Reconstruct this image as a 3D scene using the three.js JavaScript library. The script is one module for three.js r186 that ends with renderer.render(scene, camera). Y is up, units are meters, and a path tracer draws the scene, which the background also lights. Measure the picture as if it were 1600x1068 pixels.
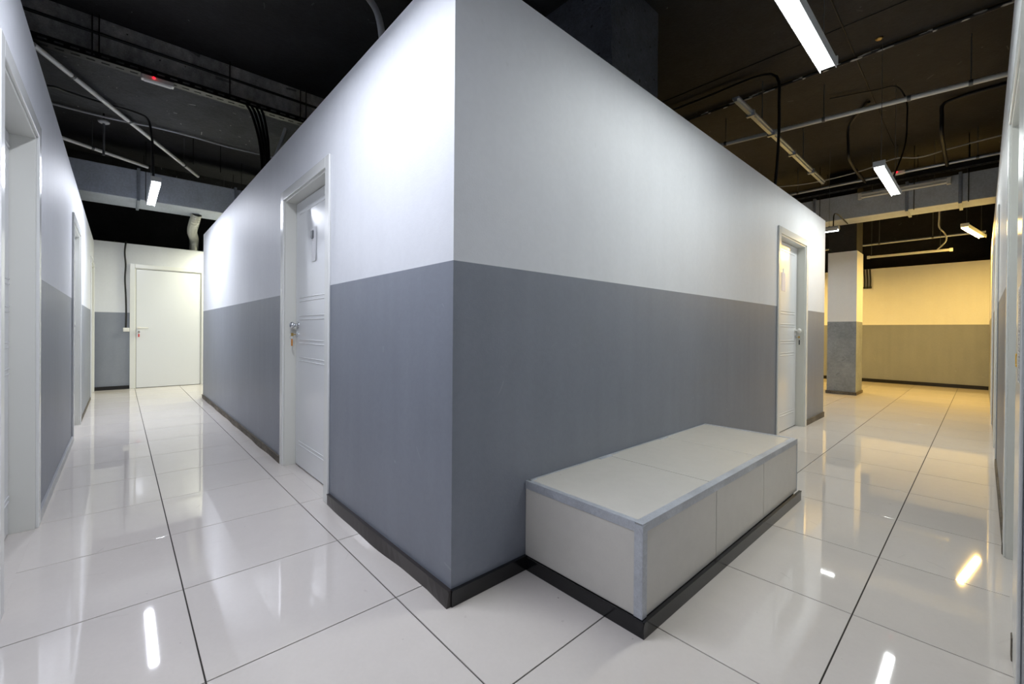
import * as THREE from 'three';
import { RectAreaLightUniformsLib } from 'three/addons/lights/RectAreaLightUniformsLib.js';
import { mergeGeometries } from 'three/addons/utils/BufferGeometryUtils.js';
import { RoundedBoxGeometry } from 'three/addons/geometries/RoundedBoxGeometry.js';

RectAreaLightUniformsLib.init();
const scene = new THREE.Scene();
scene.background = new THREE.Color(0x000000);

// ---------------------------------------------------------------- camera
// World: the outer corner of the room block is the origin; its right-hand wall runs along +x, its left-hand wall along -z.
const FOCAL = 671.08;
const camera = new THREE.PerspectiveCamera(2 * Math.atan(534 / FOCAL) * 180 / Math.PI, 1600 / 1068, 0.01, 60);
{
  const yaw = 42.373 * Math.PI / 180, pitch = -0.2984 * Math.PI / 180, roll = 0.472 * Math.PI / 180;
  const fw = new THREE.Vector3(Math.sin(yaw) * Math.cos(pitch), Math.sin(pitch), -Math.cos(yaw) * Math.cos(pitch));
  const r0 = new THREE.Vector3(Math.cos(yaw), 0, Math.sin(yaw)), u0 = new THREE.Vector3().crossVectors(r0, fw);
  const rt = r0.clone().multiplyScalar(Math.cos(roll)).addScaledVector(u0, Math.sin(roll));
  const up = u0.clone().multiplyScalar(Math.cos(roll)).addScaledVector(r0, -Math.sin(roll));
  camera.position.set(-0.9153, 1.0267, 1.3301);
  camera.quaternion.setFromRotationMatrix(new THREE.Matrix4().makeBasis(rt, up, fw.clone().negate()));
  camera.setViewOffset(1600, 1068, 0, 13.04, 1600, 1068);
}
const renderer = new THREE.WebGLRenderer({ antialias: true });
renderer.toneMapping = THREE.LinearToneMapping;
renderer.toneMappingExposure = 1.0;
renderer.shadowMap.enabled = true;

// lamp strengths (radiance of the diffuser) and colours; the lights themselves are made with their fittings
const LAMP = {
  cool: { color: new THREE.Color().setRGB(0.86, 0.895, 1.0), power: 162 },
  neutral: { color: new THREE.Color().setRGB(0.95, 1.0, 0.985), power: 125 },
  green: { color: new THREE.Color().setRGB(1.0, 0.985, 0.74), power: 270 },
  warm: { color: new THREE.Color().setRGB(1.0, 0.63, 0.15), power: 370 },
};

// ---------------------------------------------------------------- helpers
let seed = 7;
const rnd = () => { seed = (seed * 1664525 + 1013904223) >>> 0; return seed / 4294967296; };
const used = new Map();
function numbered(name) { const n = used.get(name) || 0; used.set(name, n + 1); return n ? `${name}_${String(n).padStart(3, '0')}` : name; }
function worldUV(g) { // uv in metres from the dominant normal
  if (g.index) g = g.toNonIndexed();
  const p = g.attributes.position, n = g.attributes.normal, uv = new Float32Array(p.count * 2);
  for (let i = 0; i < p.count; i++) {
    const ax = Math.abs(n.getX(i)), ay = Math.abs(n.getY(i)), az = Math.abs(n.getZ(i));
    let u, v;
    if (ay >= ax && ay >= az) { u = p.getX(i); v = p.getZ(i); } else if (ax >= az) { u = p.getZ(i); v = p.getY(i); } else { u = p.getX(i); v = p.getY(i); }
    uv[2 * i] = u; uv[2 * i + 1] = v;
  }
  g.setAttribute('uv', new THREE.BufferAttribute(uv, 2));
  return g;
}
const clean = (g) => { const o = g.index ? g.toNonIndexed() : g; for (const k of Object.keys(o.attributes)) if (!['position', 'normal', 'uv'].includes(k)) o.deleteAttribute(k); return o; };
const merge = (list) => list.length > 1 ? mergeGeometries(list.map(clean)) : clean(list[0]);
// box from min to max corner
function bx(x0, x1, y0, y1, z0, z1) {
  return worldUV(new THREE.BoxGeometry(Math.abs(x1 - x0), Math.abs(y1 - y0), Math.abs(z1 - z0)).translate((x0 + x1) / 2, (y0 + y1) / 2, (z0 + z1) / 2));
}
function rbx(x0, x1, y0, y1, z0, z1, r = 0.004) {
  return worldUV(new RoundedBoxGeometry(Math.abs(x1 - x0), Math.abs(y1 - y0), Math.abs(z1 - z0), 2, r).translate((x0 + x1) / 2, (y0 + y1) / 2, (z0 + z1) / 2));
}
function rod(a, b, r, seg = 10) {
  const A = new THREE.Vector3(...a), B = new THREE.Vector3(...b), d = B.clone().sub(A);
  const g = new THREE.CylinderGeometry(r, r, d.length(), seg);
  g.applyQuaternion(new THREE.Quaternion().setFromUnitVectors(new THREE.Vector3(0, 1, 0), d.normalize()));
  return clean(g.translate((A.x + B.x) / 2, (A.y + B.y) / 2, (A.z + B.z) / 2));
}
function tube(pts, r, seg = 40, rad = 8) {
  return clean(new THREE.TubeGeometry(new THREE.CatmullRomCurve3(pts.map((p) => new THREE.Vector3(...p)), false, 'centripetal'), seg, r, rad));
}
function mesh(name, geos, mat, parent = scene) {
  const m = new THREE.Mesh(Array.isArray(geos) ? merge(geos) : geos, mat);
  m.name = parent === scene ? numbered(name) : name; m.castShadow = m.receiveShadow = true; parent.add(m); return m;
}
function tag(o, label, category, group, kind) {
  o.userData.label = label; if (category) o.userData.category = category; if (group) o.userData.group = group; if (kind) o.userData.kind = kind; return o;
}
function thing(name, label, category, pos = [0, 0, 0], turn = 0, group) {
  const g = new THREE.Group(); g.name = numbered(name); g.position.set(...pos); g.rotation.y = turn; scene.add(g); return tag(g, label, category, group);
}
const struct = (name, geos, mat, label, category) => tag(mesh(name, geos, mat), label, category, null, 'structure');

// ---------------------------------------------------------------- textures
function noiseField(n, cells, sd) { // tileable value noise
  let s = sd >>> 0; const r = () => { s = (s * 1664525 + 1013904223) >>> 0; return s / 4294967296; };
  const [cx, cy] = cells, lat = Float32Array.from({ length: cx * cy }, r), out = new Float32Array(n * n);
  const sm = (t) => t * t * (3 - 2 * t);
  for (let y = 0; y < n; y++) for (let x = 0; x < n; x++) {
    const fx = x / n * cx, fy = y / n * cy, ix = Math.floor(fx), iy = Math.floor(fy), tx = sm(fx - ix), ty = sm(fy - iy);
    const a = lat[iy % cy * cx + ix % cx], b = lat[iy % cy * cx + (ix + 1) % cx], c = lat[(iy + 1) % cy * cx + ix % cx], d = lat[(iy + 1) % cy * cx + (ix + 1) % cx];
    out[y * n + x] = (a * (1 - tx) + b * tx) * (1 - ty) + (c * (1 - tx) + d * tx) * ty;
  }
  return out;
}
function layered(n, specs) { const o = new Float32Array(n * n); for (const [c, amp, sd] of specs) { const f = noiseField(n, c, sd); for (let i = 0; i < o.length; i++) o[i] += (f[i] - 0.5) * amp; } return o; }
function canvasTex(n, paint, repeat, srgb = true) {
  const c = document.createElement('canvas'); c.width = c.height = n; const g = c.getContext('2d'); paint(g, n);
  const t = new THREE.CanvasTexture(c); t.wrapS = t.wrapT = THREE.RepeatWrapping; t.repeat.set(1 / repeat, 1 / repeat); if (srgb) t.colorSpace = THREE.SRGBColorSpace; return t;
}
function fill(g, n, rgb, field, k) { const im = g.createImageData(n, n); for (let i = 0; i < n * n; i++) { for (let c = 0; c < 3; c++) im.data[4 * i + c] = Math.max(0, Math.min(255, rgb[c] * (1 + field[i] * k))); im.data[4 * i + 3] = 255; } g.putImageData(im, 0, 0); }
function strokes(g, n, count, color, len, wid, ang = null) {
  for (let i = 0; i < count; i++) { g.strokeStyle = color(rnd()); g.lineWidth = wid * (0.4 + rnd()); const x = rnd() * n, y = rnd() * n, a = ang === null ? rnd() * 6.28 : ang + (rnd() - 0.5) * 0.5, l = len * (0.3 + rnd()); g.beginPath(); g.moveTo(x, y); g.quadraticCurveTo(x + Math.cos(a) * l * 0.5 + (rnd() - 0.5) * l * 0.3, y + Math.sin(a) * l * 0.5, x + Math.cos(a) * l, y + Math.sin(a) * l); g.stroke(); }
}
function specks(g, n, count, color, r) { for (let i = 0; i < count; i++) { g.fillStyle = color(rnd()); g.beginPath(); g.ellipse(rnd() * n, rnd() * n, r * (0.3 + rnd()), r * (0.2 + rnd() * 0.6), rnd() * 3, 0, 7); g.fill(); } }

const rollerField = layered(512, [[[6, 2], 0.5, 3], [[40, 4], 0.5, 4], [[16, 16], 0.4, 5], [[128, 128], 0.5, 6]]);
const patchField = layered(512, [[[4, 4], 0.6, 13], [[11, 11], 0.5, 14], [[40, 40], 0.4, 15], [[160, 160], 0.5, 16]]);
const whiteMap = canvasTex(512, (g, n) => { fill(g, n, [224, 226, 230], rollerField, 0.022); specks(g, n, 12, (t) => `rgba(190,190,190,${0.3 * t})`, 2); }, 2.4);
const greyMap = canvasTex(1024, (g, n) => {
  const f = layered(n, [[[8, 2], 0.5, 23], [[60, 5], 0.5, 24], [[18, 18], 0.4, 25], [[200, 200], 0.4, 26]]);
  fill(g, n, [132, 137, 147], f, 0.06);
  strokes(g, n, 26, (t) => `rgba(185,188,195,${0.10 + 0.22 * t})`, 22, 1.6); specks(g, n, 18, (t) => `rgba(190,192,198,${0.15 + 0.3 * t})`, 2.2);
}, 3.0);
const wornGreyMap = canvasTex(512, (g, n) => {
  fill(g, n, [132, 140, 150], patchField, 0.22); strokes(g, n, 40, (t) => `rgba(70,74,80,${0.25 * t})`, 40, 7); strokes(g, n, 40, (t) => `rgba(170,172,176,${0.3 * t})`, 30, 4); specks(g, n, 30, (t) => `rgba(50,52,56,${0.5 * t})`, 3);
}, 1.1);
const paintBump = canvasTex(512, (g, n) => fill(g, n, [128, 128, 128], layered(n, [[[90, 90], 0.8, 31], [[200, 200], 0.6, 32]]), 0.8), 0.5, false);
const tileMap = canvasTex(512, (g, n) => {
  fill(g, n, [218, 211, 204], layered(n, [[[5, 5], 0.5, 41], [[30, 30], 0.3, 42], [[200, 200], 0.3, 43]]), 0.03);
  specks(g, n, 10, (t) => `rgba(60,52,46,${0.4 + 0.5 * t})`, 0.9); strokes(g, n, 10, (t) => `rgba(150,142,138,${0.28 * t})`, 20, 1.4); specks(g, n, 6, (t) => `rgba(170,160,155,${0.5 * t})`, 4);
}, 1.7);
const benchMap = canvasTex(512, (g, n) => {
  fill(g, n, [213, 209, 201], layered(n, [[[4, 4], 0.5, 51], [[26, 26], 0.4, 52], [[200, 200], 0.3, 53]]), 0.035);
  specks(g, n, 16, (t) => `rgba(90,80,70,${0.35 * t})`, 1.6); strokes(g, n, 16, (t) => `rgba(165,155,145,${0.3 * t})`, 16, 1.5);
}, 0.9);
const blackMap = canvasTex(1024, (g, n) => {
  const f = layered(n, [[[5, 5], 0.6, 61], [[20, 20], 0.5, 62], [[90, 90], 0.5, 63], [[300, 300], 0.4, 64]]);
  fill(g, n, [30, 30, 33], f, 0.5); specks(g, n, 22, (t) => `rgba(190,190,186,${0.25 + 0.5 * t})`, 3.2); strokes(g, n, 12, (t) => `rgba(150,150,148,${0.15 + 0.3 * t})`, 30, 4);
}, 3.0);
const beamMap = canvasTex(1024, (g, n) => {
  const f = layered(n, [[[4, 4], 0.6, 71], [[16, 16], 0.6, 72], [[70, 70], 0.5, 73], [[300, 300], 0.4, 74]]);
  fill(g, n, [46, 47, 50], f, 0.45); specks(g, n, 60, (t) => `rgba(215,214,208,${0.35 + 0.5 * t})`, 4); strokes(g, n, 24, (t) => `rgba(205,205,200,${0.2 + 0.45 * t})`, 36, 5); specks(g, n, 60, () => 'rgba(8,8,10,0.8)', 3.4);
}, 2.2);
const litFaceMap = canvasTex(1024, (g, n) => {  // base grey raised to stand in for light on the beam front
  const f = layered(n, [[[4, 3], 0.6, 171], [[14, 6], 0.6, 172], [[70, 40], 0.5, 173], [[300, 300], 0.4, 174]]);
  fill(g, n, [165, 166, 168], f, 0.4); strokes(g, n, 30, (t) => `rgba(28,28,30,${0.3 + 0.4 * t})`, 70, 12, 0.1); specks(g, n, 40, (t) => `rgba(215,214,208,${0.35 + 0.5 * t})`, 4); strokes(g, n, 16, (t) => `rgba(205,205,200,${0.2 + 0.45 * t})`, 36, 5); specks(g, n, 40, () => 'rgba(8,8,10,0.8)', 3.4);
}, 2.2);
const columnMap = canvasTex(1024, (g, n) => {
  const f = layered(n, [[[5, 5], 0.6, 181], [[20, 20], 0.5, 182], [[90, 90], 0.5, 183], [[300, 300], 0.4, 184]]);
  fill(g, n, [92, 96, 104], f, 0.35); specks(g, n, 70, () => 'rgba(10,10,12,0.9)', 9); strokes(g, n, 40, (t) => `rgba(175,176,178,${0.2 + 0.35 * t})`, 26, 3);
}, 1.6);
const concreteBump = canvasTex(512, (g, n) => { fill(g, n, [128, 128, 128], layered(n, [[[12, 12], 0.6, 81], [[60, 60], 0.6, 82], [[200, 200], 0.5, 83]]), 0.9); specks(g, n, 40, () => 'rgb(10,10,10)', 5); }, 1.2, false);
const galvMap = canvasTex(512, (g, n) => fill(g, n, [182, 190, 203], layered(n, [[[7, 7], 0.5, 91], [[50, 50], 0.6, 92]]), 0.14), 0.8);
const dirtMap = canvasTex(512, (g, n) => { fill(g, n, [104, 96, 84], patchField, 0.5); specks(g, n, 80, (t) => `rgba(40,34,28,${0.6 * t})`, 6); specks(g, n, 50, (t) => `rgba(190,180,164,${0.6 * t})`, 4); }, 0.6);
const aluMap = canvasTex(512, (g, n) => { fill(g, n, [192, 196, 203], patchField, 0.14); strokes(g, n, 120, (t) => `rgba(225,228,235,${0.4 * t})`, 50, 2); strokes(g, n, 60, (t) => `rgba(110,114,122,${0.4 * t})`, 40, 2); }, 0.4);
const wornPipeMap = canvasTex(512, (g, n) => {
  fill(g, n, [26, 26, 27], patchField, 0.4);
  for (let i = 0; i < 26; i++) { g.fillStyle = `rgba(205,203,198,${0.6 + 0.4 * rnd()})`; const x = rnd() * n, y = rnd() * n, w = 10 + 60 * rnd(); for (let k = 0; k < 6; k++) { g.beginPath(); g.ellipse(x + (rnd() - 0.5) * w, y + (rnd() - 0.5) * 60, 8 + w * 0.3 * rnd(), 30 * rnd() + 8, 0, 0, 7); g.fill(); } }
}, 1);

const S = (o) => new THREE.MeshStandardMaterial(o), Ph = (o) => new THREE.MeshPhysicalMaterial(o);
const M = {
  white: S({ map: whiteMap, bumpMap: paintBump, bumpScale: 0.0004, roughness: 0.55 }),
  grey: S({ map: greyMap, bumpMap: paintBump, bumpScale: 0.0004, roughness: 0.42 }),
  wornGrey: S({ map: wornGreyMap, bumpMap: paintBump, bumpScale: 0.001, roughness: 0.5 }),
  black: S({ map: blackMap, bumpMap: concreteBump, bumpScale: 0.004, roughness: 0.75 }),
  beam: S({ map: beamMap, bumpMap: concreteBump, bumpScale: 0.006, roughness: 0.8 }),
  litBeamFace: S({ map: litFaceMap, bumpMap: concreteBump, bumpScale: 0.006, roughness: 0.5 }),
  columnPaint: S({ map: columnMap, bumpMap: concreteBump, bumpScale: 0.008, roughness: 0.38 }),
  tile: [1, 0.985, 0.97].map((k) => Ph({ map: tileMap, color: new THREE.Color(k, k, k), roughness: 0.035, ior: 1.5 })),
  grout: S({ color: 0x3a3632, roughness: 0.9 }),
  bench: S({ map: benchMap, roughness: 0.16 }),
  alu: S({ map: aluMap, metalness: 0.25, roughness: 0.4 }),
  skirt: S({ color: 0x17171a, roughness: 0.16 }),
  skirtBrown: S({ color: 0x35302f, roughness: 0.3 }),
  dirt: S({ map: dirtMap, roughness: 0.85 }),
  skirtPale: S({ color: 0xa9aaae, roughness: 0.3 }),
  door: Ph({ color: 0xe6e8ea, roughness: 0.2, clearcoat: 0.4, clearcoatRoughness: 0.12 }),
  casing: Ph({ color: 0xe4e5e2, roughness: 0.24, clearcoat: 0.3, clearcoatRoughness: 0.2 }),
  jamb: S({ color: 0xdcdcd4, roughness: 0.35 }),
  rubber: S({ color: 0x1c1c1c, roughness: 0.8 }),
  chrome: S({ color: 0xd6d8da, metalness: 0.9, roughness: 0.2 }),
  satin: S({ color: 0xe8e6e0, roughness: 0.3 }),
  paper: S({ color: 0xf2f2f4, roughness: 0.7 }),
  pinkPaper: S({ color: 0xf3e2da, roughness: 0.7 }),
  orange: S({ color: 0xd98a2a, roughness: 0.5 }),
  red: S({ color: 0xc94a4a, roughness: 0.5 }),
  yellow: S({ color: 0xe6b21c, roughness: 0.5 }),
  brass: S({ color: 0xb89a5a, metalness: 0.8, roughness: 0.35 }),
  duct: S({ map: galvMap, roughness: 0.42 }),
  galv: S({ map: galvMap, metalness: 0.75, roughness: 0.38 }),
  foil: S({ color: 0xd2d2c8, metalness: 0.45, roughness: 0.3 }),
  blackMetal: S({ color: 0x0d0d0f, roughness: 0.4 }),
  cable: S({ color: 0x0c0c0d, roughness: 0.5 }),
  whitePipe: S({ color: 0xd9d9d6, roughness: 0.35 }),
  greyCable: S({ color: 0xa9aaac, roughness: 0.5 }),
  wire: S({ color: 0x6c6e70, metalness: 0.5, roughness: 0.5 }),
  wornPipe: S({ map: wornPipeMap, roughness: 0.6 }),
  housing: S({ color: 0xc9cbcc, roughness: 0.4 }),
  led: S({ color: 0x300000, emissive: 0xff1020, emissiveIntensity: 6 }),
};

// ---------------------------------------------------------------- shell
const H = 2.43, DADO = 1.29, CEIL = 3.8, T = 0.1;
const XL = -1.235, ZR = 1.412, ZF = -8.43, XF = 11.1, XB = 5.55, ZB = -6.52, XC = 2.6, ZH = -3.6;

// floor slab with every tile laid on it
const floor = struct('floor', [bx(-3.5, 12, -0.16, -0.004, -10.5, 3.6)], M.grout, 'cream polished porcelain tile floor with dark joints', 'floor');
{
  const cache = new Map();
  const tileGeo = (w, d) => { // chamfered slab, top at y = 0
    const key = w.toFixed(3) + '_' + d.toFixed(3); if (cache.has(key)) return cache.get(key);
    const b = 0.0007, a = w / 2, c = d / 2, P = [], I = [];
    const ring = (x, z, y) => { const s = P.length / 3; P.push(-x, y, -z, x, y, -z, x, y, z, -x, y, z); return s; };
    const quad = (p, q, r, s) => I.push(p, q, r, p, r, s);
    const r0 = ring(a, c, -0.01), r1 = ring(a, c, -b), r1b = ring(a, c, -b), r2 = ring(a - b, c - b, 0), r3 = ring(a - b, c - b, 0);
    for (let k = 0; k < 4; k++) { const n = (k + 1) % 4; quad(r0 + k, r1 + k, r1 + n, r0 + n); quad(r1b + k, r2 + k, r2 + n, r1b + n); }
    quad(r3, r3 + 3, r3 + 2, r3 + 1);
    let g = new THREE.BufferGeometry(); g.setAttribute('position', new THREE.Float32BufferAttribute(P, 3)); g.setIndex(I);
    g = g.toNonIndexed(); g.computeVertexNormals(); cache.set(key, g); return g;
  };
  const rects = [[XL, 0, ZF, ZR], [0, XF, 0, ZR], [XB, XF, ZH, 0], [0, XC, ZF, ZB]];
  const X0 = -0.7287, Z0 = -0.1834, G = 0.0022;
  let i = 0;
  for (let a = -2; X0 + a * 0.6 < XF; a++)
    for (let c = -16; Z0 + c * 0.6 < ZR; c++) {
        const lx = X0 + a * 0.6, lz = Z0 + c * 0.6; // a tile that bridges two stretches of floor stays in one piece
        const hit = rects.map(([x0, x1, z0, z1]) => [Math.max(lx, x0), Math.min(lx + 0.6, x1), Math.max(lz, z0), Math.min(lz + 0.6, z1)]).filter(([p, q, u, v]) => q - p > 0.012 && v - u > 0.012);
        if (!hit.length) continue;
        const xa = Math.max(lx + G, Math.min(...hit.map((q) => q[0]))), xb = Math.min(lx + 0.6 - G, Math.max(...hit.map((q) => q[1]))), za = Math.max(lz + G, Math.min(...hit.map((q) => q[2]))), zb = Math.min(lz + 0.6 - G, Math.max(...hit.map((q) => q[3])));
        const base = tileGeo(xb - xa, zb - za), g = new THREE.BufferGeometry();
        const p = base.attributes.position, uv = new Float32Array(p.count * 2), ou = rnd() * 3, ov = rnd() * 3;
        for (let k = 0; k < p.count; k++) { uv[2 * k] = p.getX(k) + ou; uv[2 * k + 1] = p.getZ(k) + ov; }
        g.setAttribute('position', p); g.setAttribute('normal', base.attributes.normal); g.setAttribute('uv', new THREE.BufferAttribute(uv, 2));
        const m = mesh('tile', g, M.tile[i++ % 3 === 0 ? 1 : (i * 7) % 5 === 0 ? 2 : 0], floor); m.position.set((xa + xb) / 2, 0, (za + zb) / 2);
      }
}

// two-colour painted walls: along 'x' or 'z', face plane at f, body on the side `back`; openings are [a, b, height]
function paintedWall(name, along, f, back, a0, a1, openings, label, top = H, grey = M.grey, lift = 0) {
  const up = [], low = [];
  const put = (list, a, b, y0, y1) => { if (b - a > 1e-4 && y1 - y0 > 1e-4) list.push(along === 'x' ? bx(a, b, y0, y1, Math.min(f, f + back), Math.max(f, f + back)) : bx(Math.min(f, f + back), Math.max(f, f + back), y0, y1, a, b)); };
  let a = a0;
  for (const [o0, o1, h] of [...openings].sort((p, q) => p[0] - q[0])) { put(low, a, o0, -0.02, DADO + lift); put(up, a, o0, DADO + lift, top); put(up, o0, o1, h, top); a = o1; }
  put(low, a, a1, -0.02, DADO + lift); put(up, a, a1, DADO + lift, top);
  const w = struct(name, up, M.white, label, 'wall');
  const d = mesh('lower_paint', low, grey, w); tag(d, 'grey painted lower band of the wall');
  return w;
}
const OH = 2.0; // door opening height
paintedWall('wall_centre_left', 'z', 0, T, ZB, 0, [[-2.225, -1.325, OH]], 'white and grey partition wall of the middle block, left of its corner');
paintedWall('wall_centre_right', 'x', 0, -T, T, XB, [[3.79, 4.69, OH]], 'white and grey partition wall of the middle block, behind the bench');
paintedWall('wall_centre_back', 'x', ZB, T, T, XB, [], 'rear partition wall of the middle block');
paintedWall('wall_centre_side', 'z', XB, -T, ZB + T, -T, [], 'end partition wall of the middle block facing the hall');
paintedWall('wall_left', 'z', XL, -T, ZF, ZR + T, [[-1.93, -1.03, OH], [-5.13, -4.22, OH], [-8.28, -7.4, OH]], 'white and grey corridor wall along the left edge');
paintedWall('wall_right', 'x', ZR, T, XL, XF, [[1.2, 2.12, OH], [4.27, 4.99, OH], [6.57, 7.4, OH]], 'white and grey corridor wall along the right edge', 2.52);
paintedWall('wall_back_left', 'x', ZF, -T, XL - T, XC + T, [[-0.735, 0.2, 2.06]], 'cream and grey wall closing the left corridor', 2.46, M.grey);
paintedWall('wall_back_right', 'z', XF, T, ZH, ZR + T, [], 'yellow lit wall closing the hall on the right', 2.44, M.grey, -0.06);
paintedWall('wall_hall_side', 'x', ZH, -T, XB, XF + T, [], 'side wall of the far hall');
paintedWall('wall_passage_end', 'z', XC, T, ZF, ZB, [], 'end wall of the passage behind the middle block');
// black upper room: outer walls, ceiling slab and beams
struct('wall_outer_left', [bx(-3.5, -3.4, 0, CEIL, -10.4, 3.5)], M.black, 'black outer wall beyond the left corridor', 'wall');
struct('wall_outer_front', [bx(-3.5, 12, 0, CEIL, 3.5, 3.6)], M.black, 'black outer wall beyond the right corridor', 'wall');
struct('wall_outer_back', [bx(-3.5, 12, 0, CEIL, -10.5, -10.4)], M.black, 'black outer wall behind the far door', 'wall');
struct('wall_outer_right', [bx(11.9, 12, 0, CEIL, -10.4, 3.5)], M.black, 'black outer wall behind the yellow lit wall', 'wall');
const ceiling = struct('ceiling', [bx(-3.5, 12, CEIL, CEIL + 0.2, -10.5, 3.6)], M.black, 'black painted concrete ceiling', 'ceiling');
const wideBeam = tag(mesh('beam', [bx(-3.4, 5.2, 3.42, CEIL, -5.3, -4.04)], M.beam, ceiling), 'wide dark concrete beam with chipped paint');
tag(mesh('lightened_fascia', [bx(-3.4, 5.2, 3.42, CEIL, -4.04, -4.03)], M.litBeamFace, wideBeam), 'partly unpainted grey front face of the beam, lightened to imitate light on it');  // lamp light on this face is painted in by its paler grey
tag(mesh('fascia_cable', [rod([-3.4, 3.655, -4.018], [5.2, 3.655, -4.018], 0.014, 8)], M.cable, wideBeam), 'black cable clipped along the beam face');
tag(mesh('beam', [bx(-3.4, 5.2, 3.3, CEIL, -8.75, -8.25)], M.beam, ceiling), 'dark concrete beam behind the air duct');
tag(mesh('beam', [bx(8.9, 9.4, 3.35, CEIL, -10.4, 3.5)], M.black, ceiling), 'black beam above the hall');
// soft board joints of the ceiling over the right corridor
mesh('ceiling_seam', [rod([3.0, 3.797, 0.46], [7.5, 3.797, 0.42], 0.006, 6)], M.cable, ceiling);
mesh('ceiling_seam', [rod([3.9, 3.797, 1.6], [3.9, 3.797, -1.6], 0.005, 6)], M.cable, ceiling);

// concrete column rising out of the block
{
  const g = new THREE.BoxGeometry(0.69, CEIL, 0.72, 10, 40, 10).translate(2.195, CEIL / 2, -0.96), p = g.attributes.position;
  for (let i = 0; i < p.count; i++) { // slightly rough arrises
    const x = p.getX(i), y = p.getY(i), z = p.getZ(i), j = Math.sin(y * 23) * 0.004 + Math.sin(y * 61 + x * 9) * 0.003;
    if (Math.abs(x - 1.85) < 1e-4) p.setX(i, x + (z > -0.61 ? j : j * 0.4)); if (Math.abs(z + 0.6) < 1e-4) p.setZ(i, z + (x < 1.86 ? j : j * 0.3));
  }
  g.computeVertexNormals();
  struct('column', [worldUV(g)], M.columnPaint, 'black concrete column rising above the middle block', 'column');
}
// column in the hall, painted up to wall height
{
  const c = struct('column', [bx(8.2, 8.74, DADO - 0.05, 2.43, -0.5, -0.1)], M.white, 'white and scuffed grey square column standing in the hall', 'column');
  tag(mesh('lower_paint', [bx(8.2, 8.74, 0.05, DADO - 0.05, -0.5, -0.1)], M.wornGrey, c), 'scuffed grey lower paint');
  tag(mesh('upper_shaft', [bx(8.21, 8.73, 2.43, CEIL, -0.49, -0.11)], M.black, c), 'black upper part of the column');
  tag(mesh('plinth', [rbx(8.185, 8.755, 0, 0.05, -0.515, -0.085, 0.004)], M.dirt, c), 'dirty chipped skirting round the column');
}

// ---------------------------------------------------------------- baseboards
const base = (n, g, m, label) => struct('baseboard_' + n, g, m, label, 'baseboard');
function strip(points, h, t, y0 = 0, wav = 0) { // thin upright board following points in plan, offset to its left, with a slightly wavy foot
  const A = new THREE.Vector2(...points[0]), B = new THREE.Vector2(...points[1]), d = B.clone().sub(A), L = d.length(); d.normalize(); const n = new THREE.Vector2(d.y, -d.x);
  const seg = Math.max(1, Math.round(L / 0.05)), P = [], I = [];
  for (let i = 0; i <= seg; i++) {
    const s = L * i / seg, o = wav * Math.max(0, Math.sin(s * 3.1) ** 2 + 0.3 * Math.sin(s * 11)) * Math.sign(t);
    const q = (off, y) => { const v = A.clone().addScaledVector(d, s).addScaledVector(n, off); P.push(v.x, y, v.y); };
    q(0, y0); q(t + o, y0); q(t, y0 + h - 0.003); q(t - 0.003, y0 + h); q(0, y0 + h);
  }
  for (let i = 0; i < seg; i++) for (let k = 0; k < 5; k++) { const a = i * 5 + k, b = i * 5 + (k + 1) % 5, c = a + 5, e = b + 5; I.push(a, b, c, b, e, c); }
  for (const s of [0, seg * 5]) for (let k = 1; k < 4; k++) s ? I.push(s, s + k + 1, s + k) : I.push(s, s + k, s + k + 1);
  let g = new THREE.BufferGeometry(); g.setAttribute('position', new THREE.Float32BufferAttribute(P, 3)); g.setIndex(I); g = g.toNonIndexed(); g.computeVertexNormals(); return worldUV(g);
}
base('centre_left', [strip([[0, -1.262], [0, 0.006]], 0.062, -0.014, 0, 0.012)], M.skirtBrown, 'dark brown skirting from the left door to the block corner, coming loose');
base('centre_right', [strip([[-0.004, 0], [0.385, 0]], 0.062, -0.012)], M.skirt, 'black skirting between the block corner and the bench');
base('centre_far_left', [strip([[0, ZB], [0, -2.29]], 0.05, -0.012, 0, 0.006)], M.dirt, 'dirty chipped skirting beyond the left block door');
base('centre_far_right', [strip([[4.755, 0], [XB, 0]], 0.06, -0.012)], M.dirt, 'broken brown skirting beyond the right block door');
base('left', [strip([[XL, -4.155], [XL, -1.99]], 0.055, 0.013)], M.skirtPale, 'pale skirting under the left corridor wall');
base('far_left', [strip([[XL, -7.33], [XL, -5.2]], 0.03, 0.01)], M.dirt, 'thin dirty skirting between two left doors');
base('back_left', [strip([[XL, ZF], [-0.8, ZF]], 0.06, -0.012)], M.skirt, 'black skirting beside the far door');
base('back_right', [strip([[XF, ZH], [XF, ZR]], 0.07, -0.014)], M.skirt, 'black skirting under the yellow lit wall');
base('right', [strip([[2.19, ZR], [4.2, ZR]], 0.05, 0.01)], M.dirt, 'worn skirting under the right corridor wall');

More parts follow.
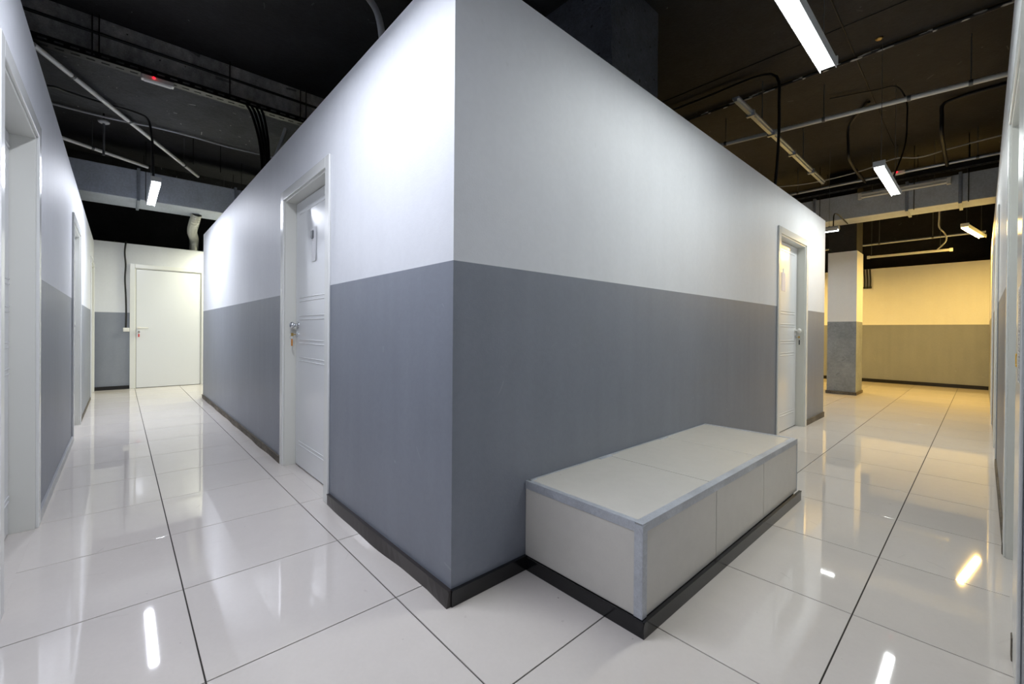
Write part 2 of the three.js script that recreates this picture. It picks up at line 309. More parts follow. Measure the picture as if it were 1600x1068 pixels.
// ---------------------------------------------------------------- doors
// local frame: opening along x from 0 to W, wall face at z = 0 looking to +z, leaf set back by `deep`
let doorNo = 0;
function door(pos, turn, W, HH, deep, label, opt = {}) {
  const g = new THREE.Group(); g.name = 'door_' + (++doorNo); g.position.set(...pos); g.rotation.y = turn; scene.add(g);
  tag(g, label, 'door', null, 'structure');
  const c = opt.casing ?? 0.062, c2 = opt.casingFar ?? c, t = opt.proud ?? 0.014, e = 0.0005, hh = opt.head ?? c;
  mesh('casing', rbx(-c, 0.004, 0, HH + hh, e, t, 0.004), M.casing, g);
  mesh('casing', rbx(W - 0.004, W + c2, 0, HH + hh, e, t, 0.004), M.casing, g);
  mesh('casing', rbx(0.004, W - 0.004, HH - 0.004, HH + hh, e, t, 0.004), M.casing, g);
  const b = -Math.max(deep + 0.045, 0.099);
  mesh('jamb', rbx(0, 0.018, 0, HH, b, 0.002, 0.002), M.jamb, g);
  mesh('jamb', rbx(W - 0.018, W, 0, HH, b, 0.002, 0.002), M.jamb, g);
  mesh('jamb', rbx(0.018, W - 0.018, HH - 0.018, HH, b, 0.002, 0.002), M.jamb, g);
  mesh('threshold', bx(0.018, W - 0.018, -0.02, 0.0006, b, 0.001), M.tile[1], g);
  const leaf = mesh('leaf', rbx(0.022, W - 0.022, 0.008, HH - 0.022, -deep - 0.04, -deep, 0.002), M.door, g);
  mesh('seal', [bx(0.018, 0.0225, 0, HH - 0.018, -deep - 0.03, -deep - 0.006), bx(W - 0.0225, W - 0.018, 0, HH - 0.018, -deep - 0.03, -deep - 0.006), bx(0.018, W - 0.018, 0.001, 0.008, -deep - 0.03, -deep - 0.006), bx(0.018, W - 0.018, HH - 0.0225, HH - 0.018, -deep - 0.03, -deep - 0.006)], M.rubber, g);
  if (opt.ribs) { // pressed double lines across the leaf and along its lock stile
    const m = 0.11, far = opt.lockAt > W / 2 ? [0.03, W - m] : [m, W - 0.03];
    for (const y of [1.9, 1.25, 1.115, 0.94, 0.81, 0.18]) for (const dy of [-0.013, 0.013])
      mesh('moulding', rod([far[0], y + dy, -deep + 0.0005], [far[1], y + dy, -deep + 0.0005], 0.004, 8), M.door, leaf);
  }
  const lx = opt.lockAt, hy = opt.handleY ?? 1.05;
  if (lx !== undefined) {
    const s = lx > W / 2 ? -1 : 1;
    if (opt.lever) {
      mesh('handle', [rod([lx, hy, -deep], [lx, hy, -deep + 0.045], 0.008), rod([lx - 0.005 * s, hy, -deep + 0.045], [lx + 0.125 * s, hy, -deep + 0.045], 0.009), rod([lx, hy, -deep], [lx, hy, -deep + 0.008], 0.025, 20)], M.satin, leaf);
    } else {
      const kn = clean(new THREE.LatheGeometry([[0, 0.06], [0.016, 0.058], [0.024, 0.05], [0.026, 0.04], [0.02, 0.03], [0.011, 0.022], [0.011, 0.008], [0.026, 0.006], [0.026, 0]].map(([r, y]) => new THREE.Vector2(r, y)), 24).rotateX(Math.PI / 2).translate(lx, hy, -deep));
      mesh('handle', kn, opt.knob ?? M.chrome, leaf);
    }
    mesh('lock', [rod([lx, hy - 0.07, -deep], [lx, hy - 0.07, -deep + 0.012], 0.016, 18), rbx(lx - 0.01, lx + 0.01, hy - 0.09, hy - 0.05, -deep, -deep + 0.016, 0.003)], M.chrome, leaf);
  }
  if (opt.hinges) for (const y of [0.22, 1.75]) mesh('hinge', rod([opt.hinges, y, -0.002], [opt.hinges, y + 0.1, -0.002], 0.007), M.chrome, g);
  return g;
}
// middle block, left wall (faces -x): local x runs along +z
const dA = door([0, 0, -2.225], -Math.PI / 2, 0.9, OH, 0.076, 'white panelled door in the left wall of the middle block', { ribs: true, lockAt: 0.075, handleY: 1.06 });
// middle block, right wall (faces +z)
const dB = door([3.79, 0, 0], 0, 0.9, OH, 0.076, 'white door in the middle block behind the bench', { ribs: true, lockAt: 0.825, handleY: 1.06, knob: M.satin });
// left wall (faces +x): local x runs along -z
door([XL, 0, -1.03], Math.PI / 2, 0.9, OH, 0.087, 'white door at the left edge of the picture', { ribs: true, lockAt: 0.08 });
door([XL, 0, -4.22], Math.PI / 2, 0.91, OH, 0.087, 'white door deeper along the left corridor wall', { lockAt: 0.83 });
door([XL, 0, -7.4], Math.PI / 2, 0.88, OH, 0.087, 'white door at the far end of the left corridor wall', { lockAt: 0.8 });
// far wall of the left corridor
door([-0.735, 0, ZF], 0, 0.935, 2.06, 0.004, 'flat cream door closing the end of the left corridor', { lockAt: 0.055, lever: true, handleY: 1.035 });
// right wall (faces -z): local x runs along -x
const dR = door([2.12, 0, ZR], Math.PI, 0.92, OH, 0.075, 'white door with scuffed casing at the right edge of the picture', { casing: 0.07, casingFar: 0.24, proud: 0.01, lockAt: 0.83 });
door([4.99, 0, ZR], Math.PI, 0.72, OH, 0.075, 'second white door along the right corridor wall', { proud: 0.01 });
door([7.4, 0, ZR], Math.PI, 0.83, OH, 0.075, 'third white door along the right corridor wall', { proud: 0.01 });
// ink scribbles on the near casing of the right door
{
  const c = document.createElement('canvas'); c.width = 64; c.height = 512; const g = c.getContext('2d'); g.fillStyle = '#e4e5e2'; g.fillRect(0, 0, 64, 512);
  g.strokeStyle = '#23284a'; g.lineWidth = 3; let y = 20; for (let k = 0; k < 46; k++) { g.beginPath(); let x = 16 + rnd() * 10; g.moveTo(x, y); for (let q = 0; q < 5; q++) g.quadraticCurveTo(x + 14 * rnd(), y + 14 * (rnd() - 0.5), x = 14 + rnd() * 36, y + 14 * rnd()); g.stroke(); y += 8 + 5 * rnd(); }
  const t = new THREE.CanvasTexture(c); t.colorSpace = THREE.SRGBColorSpace;
  const m = new THREE.Mesh(new THREE.BoxGeometry(0.1, 0.28, 0.0006), S({ map: t, roughness: 0.4 })); m.name = 'scribble'; m.position.set(1.095, 1.03, 0.0106); m.castShadow = m.receiveShadow = true; dR.add(m); tag(m, 'dark blue pen scribble on the casing');
  tag(mesh('tape_mark', [rbx(0.945, 0.958, 0.93, 0.97, 0.0095, 0.012, 0.001), rbx(0.945, 0.985, 0.964, 0.97, 0.0095, 0.012, 0.001), rbx(0.945, 0.985, 0.93, 0.936, 0.0095, 0.012, 0.001)], M.yellow, dR), 'yellow bracket shaped sticker');
  tag(mesh('broken_foot', [rbx(0.917, 0.96, 0, 0.075, 0.001, 0.013, 0.003), rbx(-0.06, -0.02, 0, 0.045, 0.001, 0.013, 0.003)], M.dirt, dR), 'chipped dirty foot of the casing');
}
// keys and paper notices on the two block doors
function keySet(pos, turn, mat, label) {
  const k = thing('key', label, 'key', pos, turn, 'keys left in the door locks');
  mesh('key_blade', [rod([0, 0, 0], [0, 0, 0.022], 0.003, 8), rbx(-0.002, 0.002, -0.012, 0.012, 0.016, 0.034, 0.0015)], M.brass, k);
  mesh('key_ring', new THREE.TorusGeometry(0.013, 0.0016, 6, 18).rotateY(Math.PI / 2).translate(0, -0.02, 0.028), M.chrome, k);
  mesh('key_tag', rbx(-0.011, 0.011, -0.085, -0.032, 0.024, 0.031, 0.003), mat, k);
  return k;
}
keySet([0.076 - 0.016, 0.99, -2.15], -Math.PI / 2, M.orange, 'key with orange tag hanging from the left block door');
keySet([3.79 + 0.825, 0.99, -0.06], 0, M.cable, 'key with dark tag hanging from the door behind the bench');
keySet([-0.735 + 0.055, 0.965, ZF + 0.012], 0, M.red, 'key with red tag hanging from the far flat door');
{
  const n = thing('paper_notice', 'narrow white paper notice on the left block door', 'notice', [0.0755, 1.5, -1.79], -Math.PI / 2);
  const g = new THREE.PlaneGeometry(0.085, 0.235, 6, 8), p = g.attributes.position; for (let i = 0; i < p.count; i++) p.setZ(i, 0.0015 + 0.005 * (0.5 - p.getY(i) / 0.235) ** 2);
  g.computeVertexNormals(); const b = g.clone().translate(0, 0, -0.0006); mesh('sheet', merge([g, b]).translate(0, 0.118, 0), M.paper, n);
  tag(mesh('clip', rbx(-0.036, -0.008, 0.16, 0.215, 0.002, 0.014, 0.003), M.wire, n), 'grey clip');
  const q = thing('paper_notice', 'pinkish paper notice on the door behind the bench', 'notice', [4.19, 1.47, -0.0755], 0);
  mesh('sheet', rbx(-0.06, 0.06, 0, 0.19, 0.0005, 0.002, 0.0005), M.pinkPaper, q);
  mesh('tape', rbx(-0.012, 0.012, 0.18, 0.235, 0.0005, 0.0028, 0.0005), M.paper, q);
}
// switch and its black flex beside the far door
{
  const s = thing('switch_box', 'small white switch box on the wall beside the far door', 'switch', [-0.84, 0.97, ZF + 0.0005]);
  mesh('box_body', rbx(-0.04, 0.04, 0, 0.065, 0, 0.035, 0.005), M.satin, s); mesh('rocker', rbx(-0.025, 0.025, 0.015, 0.05, 0.034, 0.04, 0.002), M.satin, s);
  tag(mesh('flex_cable', [tube([[-0.845, 1.035, ZF + 0.018], [-0.842, 1.3, ZF + 0.016], [-0.848, 1.6, ZF + 0.018], [-0.858, 1.85, ZF + 0.016], [-0.85, 2.1, ZF + 0.018], [-0.862, 2.3, ZF + 0.018], [-0.848, 2.47, ZF + 0.018], [-0.845, 2.49, ZF - 0.06]], 0.012, 60)], M.cable), 'black flex running down the far wall to the switch', 'cable');
}

// ---------------------------------------------------------------- bench
{
  const x0 = 0.385, x1 = 2.165, z1 = 0.565, h = 0.38, y0 = 0.06;
  const b = thing('bench', 'low box bench clad in cream tiles with aluminium edging', 'bench', [x0, 0, 0]);
  const w = x1 - x0;
  mesh('core', bx(0.012, w - 0.012, 0.001, h - 0.012, 0.002, z1 - 0.012), M.grout, b);
  const cuts = [0, 0.598, 1.19, w];
  for (let i = 0; i < 3; i++) {
    const a = cuts[i] + (i ? 0.0022 : 0.001), c = cuts[i + 1] - (i < 2 ? 0.0022 : 0.001);
    mesh('top_tile', rbx(a, c, h - 0.011, h, 0.002, z1 - 0.001, 0.0015), M.bench, b);
    mesh('front_tile', rbx(a, c, y0, h - 0.012, z1 - 0.011, z1, 0.0015), M.bench, b);
  }
  mesh('side_tile', rbx(0, 0.011, y0, h - 0.012, 0.002, z1 - 0.012, 0.0015), M.bench, b);
  mesh('side_tile', rbx(w - 0.011, w, y0, h - 0.012, 0.002, z1 - 0.012, 0.0015), M.bench, b);
  const L = 0.03, t = 0.0022; // angle profiles
  const edge = (n, g) => tag(mesh(n, g, M.alu, b), 'scratched aluminium edge strip');
  edge('edge_strip', [rbx(-t, w + t, h, h + t, z1 - L, z1 + t, 0.0008), rbx(-t, w + t, h - L, h, z1, z1 + t, 0.0008)]);
  edge('edge_strip', [rbx(-t, L * 0.7, h, h + t, 0.002, z1 - L, 0.0008), rbx(-t, 0, h - L * 1.05, h, 0.002, z1 - L * 0.95, 0.0008)]);
  edge('edge_strip', [rbx(w - L * 0.6, w + t, h, h + t, 0.002, z1 - L, 0.0008), rbx(w, w + t, h - L, h, 0.002, z1 - L, 0.0008)]);
  edge('edge_strip', [rbx(-t * 1.6, L * 0.85, y0, h - 0.004, z1, z1 + t * 1.6, 0.0008), rbx(-t * 1.6, 0, y0, h - 0.004, z1 - L, z1 + t, 0.0008)]);
  edge('edge_strip', [rbx(w, w + t, y0, h - 0.004, z1 - 0.014, z1 + t, 0.0008)]);
  edge('edge_strip', [rbx(0.0, w, h, h + t * 0.7, 0.0015, 0.012, 0.0006)]);
  for (const [x, wd, dp] of [[0.56, 0.1, 0.03], [0.66, 0.05, 0.018], [1.16, 0.09, 0.026], [1.24, 0.05, 0.016], [0.03, 0.04, 0.02]]) tag(mesh('sealant', rbx(x - wd / 2, x + wd / 2, h - 0.001, h + 0.0022, 0.003, dp, 0.001), M.alu, b), 'grey sealant smear');
  tag(mesh('skirting', [strip([[0, 0.012], [0, z1 + 0.012]], y0 - 0.002, -0.006)], M.skirt, b), 'black glossy skirting');
  tag(mesh('skirting', [strip([[-0.006, z1], [w + 0.03, z1 + 0.006]], y0 - 0.002, -0.012)], M.skirt, b), 'black glossy skirting coming away at the end');
}

// ---------------------------------------------------------------- lamps
// linear fitting 1.2 m long, local length along x, underside of the diffuser at y = 0; the housing lips hang below the diffuser on both long sides
function linearLamp(pos, turn, lamp, label, opt = {}) {
  const L = opt.length ?? 1.2, w = 0.075, lip = opt.lip ?? 0.018;
  const g = thing('linear_lamp', label, 'lamp', pos, turn, 'hanging linear lamps');
  const sh = new THREE.Shape([[-w / 2 - 0.003, -lip], [-w / 2, -lip], [-w / 2, 0.006], [w / 2, 0.006], [w / 2, -lip], [w / 2 + 0.003, -lip], [w / 2 + 0.006, 0.03], [w / 2 - 0.008, 0.05], [-w / 2 + 0.008, 0.05], [-w / 2 - 0.006, 0.03]].map(([x, y]) => new THREE.Vector2(x, y)));
  const ho = mesh('housing', clean(new THREE.ExtrudeGeometry(sh, { depth: L - 0.02, bevelEnabled: false }).translate(0, 0, -(L - 0.02) / 2).rotateY(Math.PI / 2)), M.housing, g);
  for (const s of [-1, 1]) mesh('end_cap', rbx(s * (L / 2 - 0.005) - 0.006, s * (L / 2 - 0.005) + 0.006, 0.0, 0.052, -w / 2 - 0.008, w / 2 + 0.008, 0.003), M.housing, ho);
  const em = S({ color: 0xf4f4f4, emissive: lamp.color, emissiveIntensity: 6, roughness: 0.4 });
  mesh('diffuser', rbx(-L / 2 + 0.01, L / 2 - 0.01, -0.001, 0.006, -w / 2 + 0.001, w / 2 - 0.001, 0.001), em, g);
  const li = new THREE.RectAreaLight(lamp.color, lamp.power * (opt.gain ?? 1), L - 0.03, w - 0.006);
  li.rotation.x = -Math.PI / 2; li.position.y = -0.003; li.castShadow = true; g.add(li);
  if (opt.up) { // open-topped fitting: a second strip on its back lights the ceiling
    mesh('upper_diffuser', rbx(-L / 2 + 0.02, L / 2 - 0.02, 0.05, 0.054, -w / 2 + 0.01, w / 2 - 0.01, 0.001), em, g);
    const ul = new THREE.RectAreaLight(lamp.color, lamp.power * opt.up, L - 0.05, w - 0.024); ul.rotation.x = Math.PI / 2; ul.position.y = 0.057; ul.castShadow = true; g.add(ul);
  }
  const roofY = (opt.roof ?? CEIL) - pos[1];
  for (const s of opt.wires ?? [-0.4, 0.4]) { const hw = mesh('hanging_wire', rod([s * L, 0.05, 0], [s * L, roofY, 0], 0.0022, 6), M.wire, g); mesh('wire_clip', rbx(s * L - 0.012, s * L + 0.012, 0.045, 0.06, -0.02, 0.02, 0.002), M.wire, hw); }
  return g;
}
linearLamp([-0.62, 2.6, -0.42], Math.PI / 2, LAMP.cool, 'bright linear lamp above the near end of the left corridor', { gain: 0.85, lip: 0.024 });
linearLamp([-0.635, 2.6, -5.25], Math.PI / 2, LAMP.cool, 'bright linear lamp hanging deep in the left corridor', { roof: 3.42, wires: [0.4], gain: 1.2 });
linearLamp([0.95, 2.6, -7.98], 0, LAMP.green, 'linear lamp in the passage behind the middle block', { up: 0.03 });
linearLamp([1.58, 2.6, 0.7], 0, LAMP.neutral, 'large linear lamp at the top right above the bench', { gain: 0.55, lip: 0.02 });
linearLamp([4.93, 2.6, 0.66], 0, LAMP.neutral, 'bright linear lamp halfway along the right corridor', { gain: 0.85, lip: 0.014 });
linearLamp([6.95, 2.58, -0.72], Math.PI / 2, LAMP.neutral, 'linear lamp behind the end of the middle block', { gain: 0.4 });
linearLamp([8.85, 2.62, 1.225], -0.15, LAMP.warm, 'warm yellow linear lamp in the far hall', {});
linearLamp([9.9, 2.62, -1.95], Math.PI / 2, LAMP.warm, 'added unseen warm lamp that brightens the yellow lit hall', {});  // unseen lamp, added to make the hall brighter and yellower

// unlit battens
function batten(pos, len, label, wires, k = 1) {
  const g = thing('light_batten', label, 'lamp', pos, Math.PI / 2, 'unlit white tube fittings');
  mesh('tube', rod([-len / 2, 0, 0], [len / 2, 0, 0], 0.019 * k, 14), M.whitePipe, g);
  mesh('spine', rbx(-len / 2, len / 2, 0.019 * k, 0.05 * k, -0.02 * k, 0.02 * k, 0.004), M.whitePipe, g);
  for (const s of [-1, 1]) mesh('lamp_holder', rbx(s * len / 2 - 0.022, s * len / 2 + 0.022, -0.032 * k, 0.062 * k, -0.026 * k, 0.026 * k, 0.005), M.whitePipe, g);
  for (const s of wires) mesh('hanging_wire', rod([s * len, 0.05, 0], [s * len, CEIL - pos[1], 0], 0.003, 6), M.wire, g);
  return g;
}
batten([7.66, 3.17, 0.5], 0.98, 'unlit white tube fitting in front of the right air duct', [-0.35, 0.35]);
const bat2 = batten([9.6, 2.48, 0.4], 1.1, 'unlit white tube fitting hanging in the far hall', [0.46, -0.38], 0.6);
tag(mesh('looped_cable', tube([[-0.4, 1.31, 0], [-0.4, 0.6, 0], [-0.4, 0.42, 0.01], [-0.47, 0.3, 0.03], [-0.49, 0.18, 0.02], [-0.44, 0.1, 0.02], [-0.38, 0.03, 0.0]], 0.011, 50), M.greyCable, bat2), 'looped pale cable');

// ---------------------------------------------------------------- ducts
function duct(name, x0, x1, y0, y1, z0, z1, label, joints, along) {
  const d = thing(name, label, 'duct', [0, 0, 0]);
  mesh('duct_body', rbx(x0, x1, y0, y1, z0, z1, 0.008), M.duct, d);
  for (const j of joints) mesh('flange', along === 'x' ? rbx(j - 0.018, j + 0.018, y0 - 0.025, y1 + 0.025, z0 - 0.025, z1 + 0.025, 0.004) : rbx(x0 - 0.025, x1 + 0.025, y0 - 0.025, y1 + 0.025, j - 0.018, j + 0.018, 0.004), M.galv, d);
  for (const j of joints) for (const s of [0, 1]) mesh('hanger', along === 'x' ? rod([j + 0.08, y0 - 0.02, s ? z0 - 0.03 : z1 + 0.03], [j + 0.08, CEIL, s ? z0 - 0.03 : z1 + 0.03], 0.005, 6) : rod([s ? x0 - 0.03 : x1 + 0.03, y0 - 0.02, j + 0.08], [s ? x0 - 0.03 : x1 + 0.03, CEIL, j + 0.08], 0.005, 6), M.blackMetal, d);
  return d;
}
duct('air_duct', -3.3, 2.4, 2.93, 3.36, -7.75, -7.1, 'grey rectangular air duct crossing above the left corridor', [-1.95, -0.72, 0.5, 1.7], 'x');
duct('air_duct', 7.72, 8.17, 2.88, 3.27, -3.5, 3.4, 'grey rectangular air duct crossing above the right corridor', [-1.8, -0.6, 0.55, 1.1, 2.4], 'z');
{ // ribbed flexible hose dropping behind the far wall
  const h = thing('flexible_hose', 'silver ribbed hose dropping from the duct behind the far wall', 'hose', [0, 0, 0]);
  const curve = new THREE.CatmullRomCurve3([[0.02, 2.93, -7.5], [0.0, 2.82, -7.6], [0.03, 2.75, -8.2], [0.1, 2.68, -8.62], [0.1, 2.5, -8.66], [0.1, 1.6, -8.66]].map((p) => new THREE.Vector3(...p)));
  mesh('hose', clean(new THREE.TubeGeometry(curve, 160, 0.07, 14)), M.foil, h);
  const rings = []; for (let i = 1; i < 60; i++) { const u = i / 60, p = curve.getPointAt(u), t = curve.getTangentAt(u); const g = new THREE.TorusGeometry(0.071, 0.004, 5, 16); g.applyQuaternion(new THREE.Quaternion().setFromUnitVectors(new THREE.Vector3(0, 0, 1), t)); rings.push(g.translate(p.x, p.y, p.z)); }
  tag(mesh('ribs', rings, M.foil, h), 'wire ribs of the hose', null, null, 'stuff');
}

// ---------------------------------------------------------------- cable trays
function cableTray(len, label, pos, turn) { // perforated channel, length along x
  const t = thing('cable_tray', label, 'cable tray', pos, turn);
  const side = () => { const s = new THREE.Shape([[-len / 2, 0], [len / 2, 0], [len / 2, 0.06], [-len / 2, 0.06]].map((p) => new THREE.Vector2(...p))); for (let x = -len / 2 + 0.03; x < len / 2 - 0.08; x += 0.095) s.holes.push(new THREE.Path([[x, 0.022], [x + 0.055, 0.022], [x + 0.055, 0.036], [x, 0.036]].map((p) => new THREE.Vector2(...p)))); return new THREE.ExtrudeGeometry(s, { depth: 0.0018, bevelEnabled: false }); };
  mesh('tray_side', clean(side().translate(0, 0, 0.05)), M.blackMetal, t); mesh('tray_side', clean(side().translate(0, 0, -0.05)), M.blackMetal, t);
  mesh('tray_base', clean(side().rotateX(-Math.PI / 2).scale(1, 1, 1.7).translate(0, 0, 0.05)), M.blackMetal, t);
  for (const [z, r] of [[-0.02, 0.011], [0.01, 0.009], [0.032, 0.008]]) mesh('cable', rod([-len / 2, 0.012 + r, z], [len / 2, 0.012 + r, z], r, 8), M.cable, t);
  return t;
}
cableTray(4.2, 'black perforated cable tray along the edge of the grey beam', [-0.4, 3.38, -3.96], 0);
cableTray(4.4, 'black perforated cable tray beside the right air duct', [7.55, 3.3, 0.6], Math.PI / 2);

// ---------------------------------------------------------------- pipes and conduits
function pipe(name, a, b, r, mat, label, clamps = [], roof = CEIL, group) {
  const p = thing(name, label, 'pipe', [0, 0, 0], 0, group), A = new THREE.Vector3(...a), B = new THREE.Vector3(...b);
  mesh('tube', rod(a, b, r, 14), mat, p);
  for (const [t, up] of clamps) {
    const c = A.clone().lerp(B, t), d = B.clone().sub(A).normalize(), q = c.clone().addScaledVector(d, 0.014), w = c.clone().addScaledVector(d, -0.014);
    const cl = mesh('clamp', rod(w.toArray(), q.toArray(), r + 0.005, 14), M.wire, p);
    if (up) mesh('hanger_rod', rod([c.x, c.y + r, c.z], [c.x, up === true ? roof : up, c.z], 0.005, 6), M.wire, cl);
  }
  return p;
}
pipe('conduit', [-1.45, 3.345, -3.94], [-0.02, 3.42, -7.0], 0.022, M.whitePipe, 'long white conduit running from the cable tray to the left duct', [[0.14, 3.42], [0.42, 3.42], [0.85, true]]);
pipe('conduit', [-1.9, 3.41, -6.2], [-0.62, 3.415, -7.04], 0.022, M.whitePipe, 'short white conduit above the left duct near the wall', [[0.55, true]]);
pipe('white_pipe', [4.865, 3.31, 1.9], [4.865, 3.51, -1.6], 0.024, M.whitePipe, 'long white pipe hung across the right corridor', [[0.19, true], [0.31, null], [0.51, true], [0.81, true]]);
{ const g = rod([4.5, 3.775, 3.3], [4.5, 3.775, -1.7], 0.018, 12); const p = g.attributes.position, uv = g.attributes.uv; for (let i = 0; i < p.count; i++) uv.setXY(i, p.getZ(i), uv.getX(i)); tag(mesh('ceiling_pipe', g, M.wornPipe), 'black ceiling pipe with flaking white paint', 'pipe'); }
{ // metal strut running along the corridor
  const s = thing('metal_track', 'grey metal track hanging above the wall of the middle block', 'track', [0, 0, 0]);
  mesh('track_body', [rbx(3.54, 6.97, 3.3, 3.33, -0.345, -0.31, 0.004), rbx(3.54, 6.97, 3.325, 3.345, -0.36, -0.295, 0.003)], M.galv, s);
  for (const x of [3.95, 4.6, 5.4, 6.3]) mesh('track_clip', rbx(x - 0.02, x + 0.02, 3.29, 3.352, -0.368, -0.288, 0.003), M.galv, s);
  for (const x of [4.3, 5.9]) mesh('hanger_rod', rod([x, 3.345, -0.328], [x, CEIL, -0.328], 0.006, 6), M.wire, s);
}
pipe('dark_pipe', [7.5, 3.39, -2.5], [7.5, 3.39, 3.2], 0.022, M.galv, 'grey metal pipe above the cable tray by the right duct', [[0.3, true], [0.52, true], [0.66, true]]);
pipe('hall_pipe', [10, 2.78, -3.3], [10, 2.8, 1.35], 0.02, M.galv, 'thin pipe hung across the far hall', [[0.3, true], [0.7, true], [0.86, true]]);
pipe('dark_pipe', [-3.2, 3.12, -8.12], [2.3, 3.06, -8.12], 0.018, M.greyCable, 'thin pale pipe under the dark beam behind the left duct', []);

const cab = (pts, r, mat, label, seg = 60) => tag(mesh('cable', tube(pts, r, seg), mat), label, 'cable');
cab([[-1.9, 3.385, -5.28], [-1.04, 3.375, -5.28], [-0.6, 3.4, -5.28], [-0.26, 3.4, -5.28], [0.1, 3.385, -5.28], [0.42, 3.39, -5.28], [0.9, 3.4, -5.28]], 0.011, M.greyCable, 'pale cable along the far edge of the grey beam');
cab([[7.45, 3.6, -1.4], [7.45, 3.5, -0.6], [7.45, 3.53, 0.1], [7.45, 3.6, 0.45], [7.45, 3.54, 0.7], [7.45, 3.57, 1.0], [7.45, 3.6, 1.5], [7.45, 3.62, 2.4]], 0.01, M.greyCable, 'sagging grey cable near the right duct');
cab([[4.1, 3.76, -2.2], [4.1, 3.76, -0.9], [4.1, 3.755, -0.25], [4.12, 3.7, -0.14], [4.14, 3.4, -0.12], [4.15, 2.9, -0.13], [4.15, 2.0, -0.2]], 0.014, M.cable, 'black cable dropping behind the wall with the notice door');
cab([[5.2, 3.77, 0.1], [5.35, 3.77, 0.5], [5.4, 3.76, 0.66], [5.43, 3.6, 0.74], [5.43, 3.35, 0.75], [5.4, 3.1, 0.74], [5.2, 2.75, 0.68], [5.1, 2.652, 0.66]], 0.008, M.cable, 'black cable feeding the middle right lamp');
cab([[5.6, 3.765, 0.4], [6.05, 3.765, 0.16], [6.1, 3.7, 0.12], [6.12, 3.5, 0.12], [6.14, 3.36, 0.12], [6.5, 3.32, 0.11], [7.47, 3.34, 0.1]], 0.016, M.cable, 'thick black cable hanging beside the right lamp');
cab([[6.24, 3.77, 1.9], [6.24, 3.77, 1.1], [6.24, 3.74, 0.99], [6.24, 3.6, 0.98], [6.25, 3.44, 0.98], [6.6, 3.36, 0.98], [7.46, 3.35, 0.98]], 0.02, M.cable, 'thick black cable bundle reaching the right cable tray');
cab([[8.0, 2.86, -0.2], [7.2, 2.87, -0.2], [6.98, 2.8, -0.19], [6.95, 2.64, -0.19]], 0.008, M.cable, 'thin black cable feeding the lamp behind the block');
cab([[-1.6, 3.2, -4.6], [-1.42, 3.3, -4.62], [-1.3, 3.36, -4.8], [-1.1, 3.38, -4.9], [-0.8, 3.39, -4.95], [-0.7, 3.37, -4.98], [-0.66, 3.2, -5.0], [-0.645, 2.9, -5.02], [-0.64, 2.655, -5.05]], 0.012, M.cable, 'black cable feeding the lamp in the left corridor');
for (let i = 0; i < 4; i++) cab([[0.06 + i * 0.045, 3.4, -3.93], [0.09 + i * 0.04, 3.3, -3.86], [0.14 + i * 0.028, 3.0, -3.74], [0.15 + i * 0.022, 2.7, -3.65], [0.16 + i * 0.022, 2.1, -3.6]], 0.014, M.cable, ['first', 'second', 'third', 'last'][i] + ' from the left of four black cables dropping from the tray');
cab([[0.5, 3.77, -1.9], [0.42, 3.66, -1.85], [0.3, 3.3, -1.5], [0.2, 2.8, -1.05], [0.2, 2.2, -0.95]], 0.02, M.greyCable, 'grey corrugated conduit rising behind the left block wall');
cab([[0.28, 3.0, -3.3], [0.2, 2.72, -3.33], [0.15, 2.62, -3.3], [0.12, 2.5, -3.26], [0.06, 2.445, -3.2]], 0.016, M.greyCable, 'curled pale conduit end above the left block wall');
for (const [x, z, y, where] of [[-1.105, -4.0, 3.4, 'left rod of the pair holding the left cable tray by the wall'], [-1.06, -3.98, 3.4, 'right rod of the pair holding the left cable tray by the wall'], [-0.08, -3.97, 3.42, 'single black rod holding the middle of the left cable tray'], [0.6, -3.95, 3.42, 'left rod of the pair above the four dropping cables'], [0.66, -3.95, 3.42, 'right rod of the pair above the four dropping cables'], [0.19, -6.4, 3.37, 'thin black rod near the right end of the left duct'], [-0.15, -6.3, 3.37, 'thin black rod before the left duct beside the long conduit']])
  tag(mesh('hanger_rod', rod([x, y, z], [x, CEIL, z], 0.006, 6), M.blackMetal), where, 'rod', 'hanger rods over the left corridor');
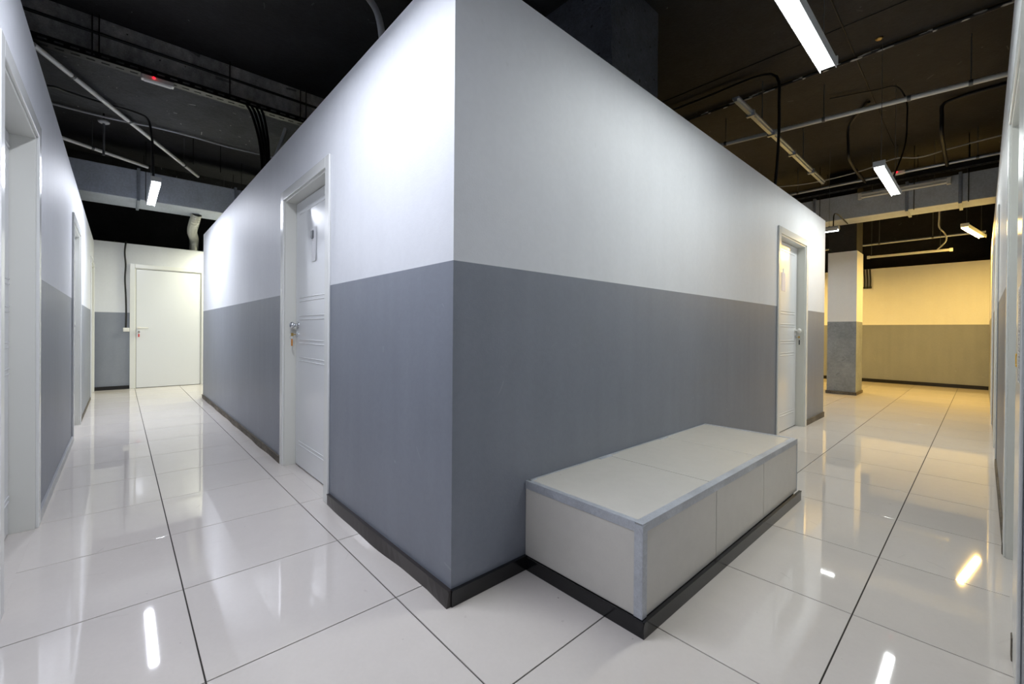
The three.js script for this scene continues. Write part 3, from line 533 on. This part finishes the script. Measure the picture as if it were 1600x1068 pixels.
for (let i = 0; i < 3; i++) tag(mesh('conduit_stub', [tube([[11.08, 2.435, -0.43 + i * 0.05], [11.082, 2.4, -0.43 + i * 0.05], [11.082, 2.2, -0.42 + i * 0.05], [11.076, 2.06, -0.42 + i * 0.05]], 0.014, 20), rod([11.076, 2.06, -0.42 + i * 0.05], [11.076, 2.02, -0.42 + i * 0.05], 0.022, 12)], M.cable), ['left', 'middle', 'right'][i] + ' one of three black cables hanging beside the hall column', 'cable', 'three black cables beside the hall column');

// ---------------------------------------------------------------- small ceiling devices
function sensor(pos, turn, label, L) {
  const s = thing('emergency_light', label, 'emergency light', pos, turn, 'emergency lights with red indicator');
  const bo = mesh('body', rbx(-L / 2, L / 2, 0, 0.045, -0.03, 0.03, 0.008), M.satin, s); mesh('lens', rbx(-L / 2 + 0.02, L / 2 - 0.02, -0.006, 0.004, -0.022, 0.022, 0.004), M.whitePipe, bo);
  mesh('indicator_led', clean(new THREE.SphereGeometry(0.009, 10, 8).translate(-L * 0.12, 0.03, 0.032)), M.led, bo);
  const p = new THREE.PointLight(0xff1020, 0.0004); p.position.set(-L * 0.12, 0.03, 0.05); p.castShadow = true; s.add(p);
}
sensor([-0.66, 3.33, -3.93], 0, 'white emergency light with red indicator under the left cable tray', 0.24);
sensor([7.46, 3.36, 0.48], -Math.PI / 2, 'small white device with red indicator beside the right lamp', 0.14);
{
  const d = thing('smoke_detector', 'round white detector with a hanging stem behind the grey beam', 'detector', [-1.06, 3.36, -5.46]);
  mesh('disc', clean(new THREE.LatheGeometry([[0, 0], [0.035, 0.002], [0.05, 0.012], [0.055, 0.03], [0.03, 0.045], [0, 0.046]].map((p) => new THREE.Vector2(...p)), 24)), M.greyCable, d);
  mesh('stem', rod([0, -0.36, 0], [0, 0.002, 0], 0.012, 10), M.wire, d); mesh('bracket', rod([0, 0.04, 0], [0, CEIL - 3.36, 0], 0.008, 8), M.blackMetal, d);
}
tag(mesh('sprinkler_rose', clean(new THREE.LatheGeometry([[0, 0], [0.02, 0.004], [0.03, 0.012], [0.03, 0.018], [0, 0.02]].map((p) => new THREE.Vector2(...p)), 20).translate(4.33, CEIL - 0.02, 0.65)), M.brass), 'small yellowish ceiling rose above the right lamp wire', 'ceiling rose');

renderer.render(scene, camera);
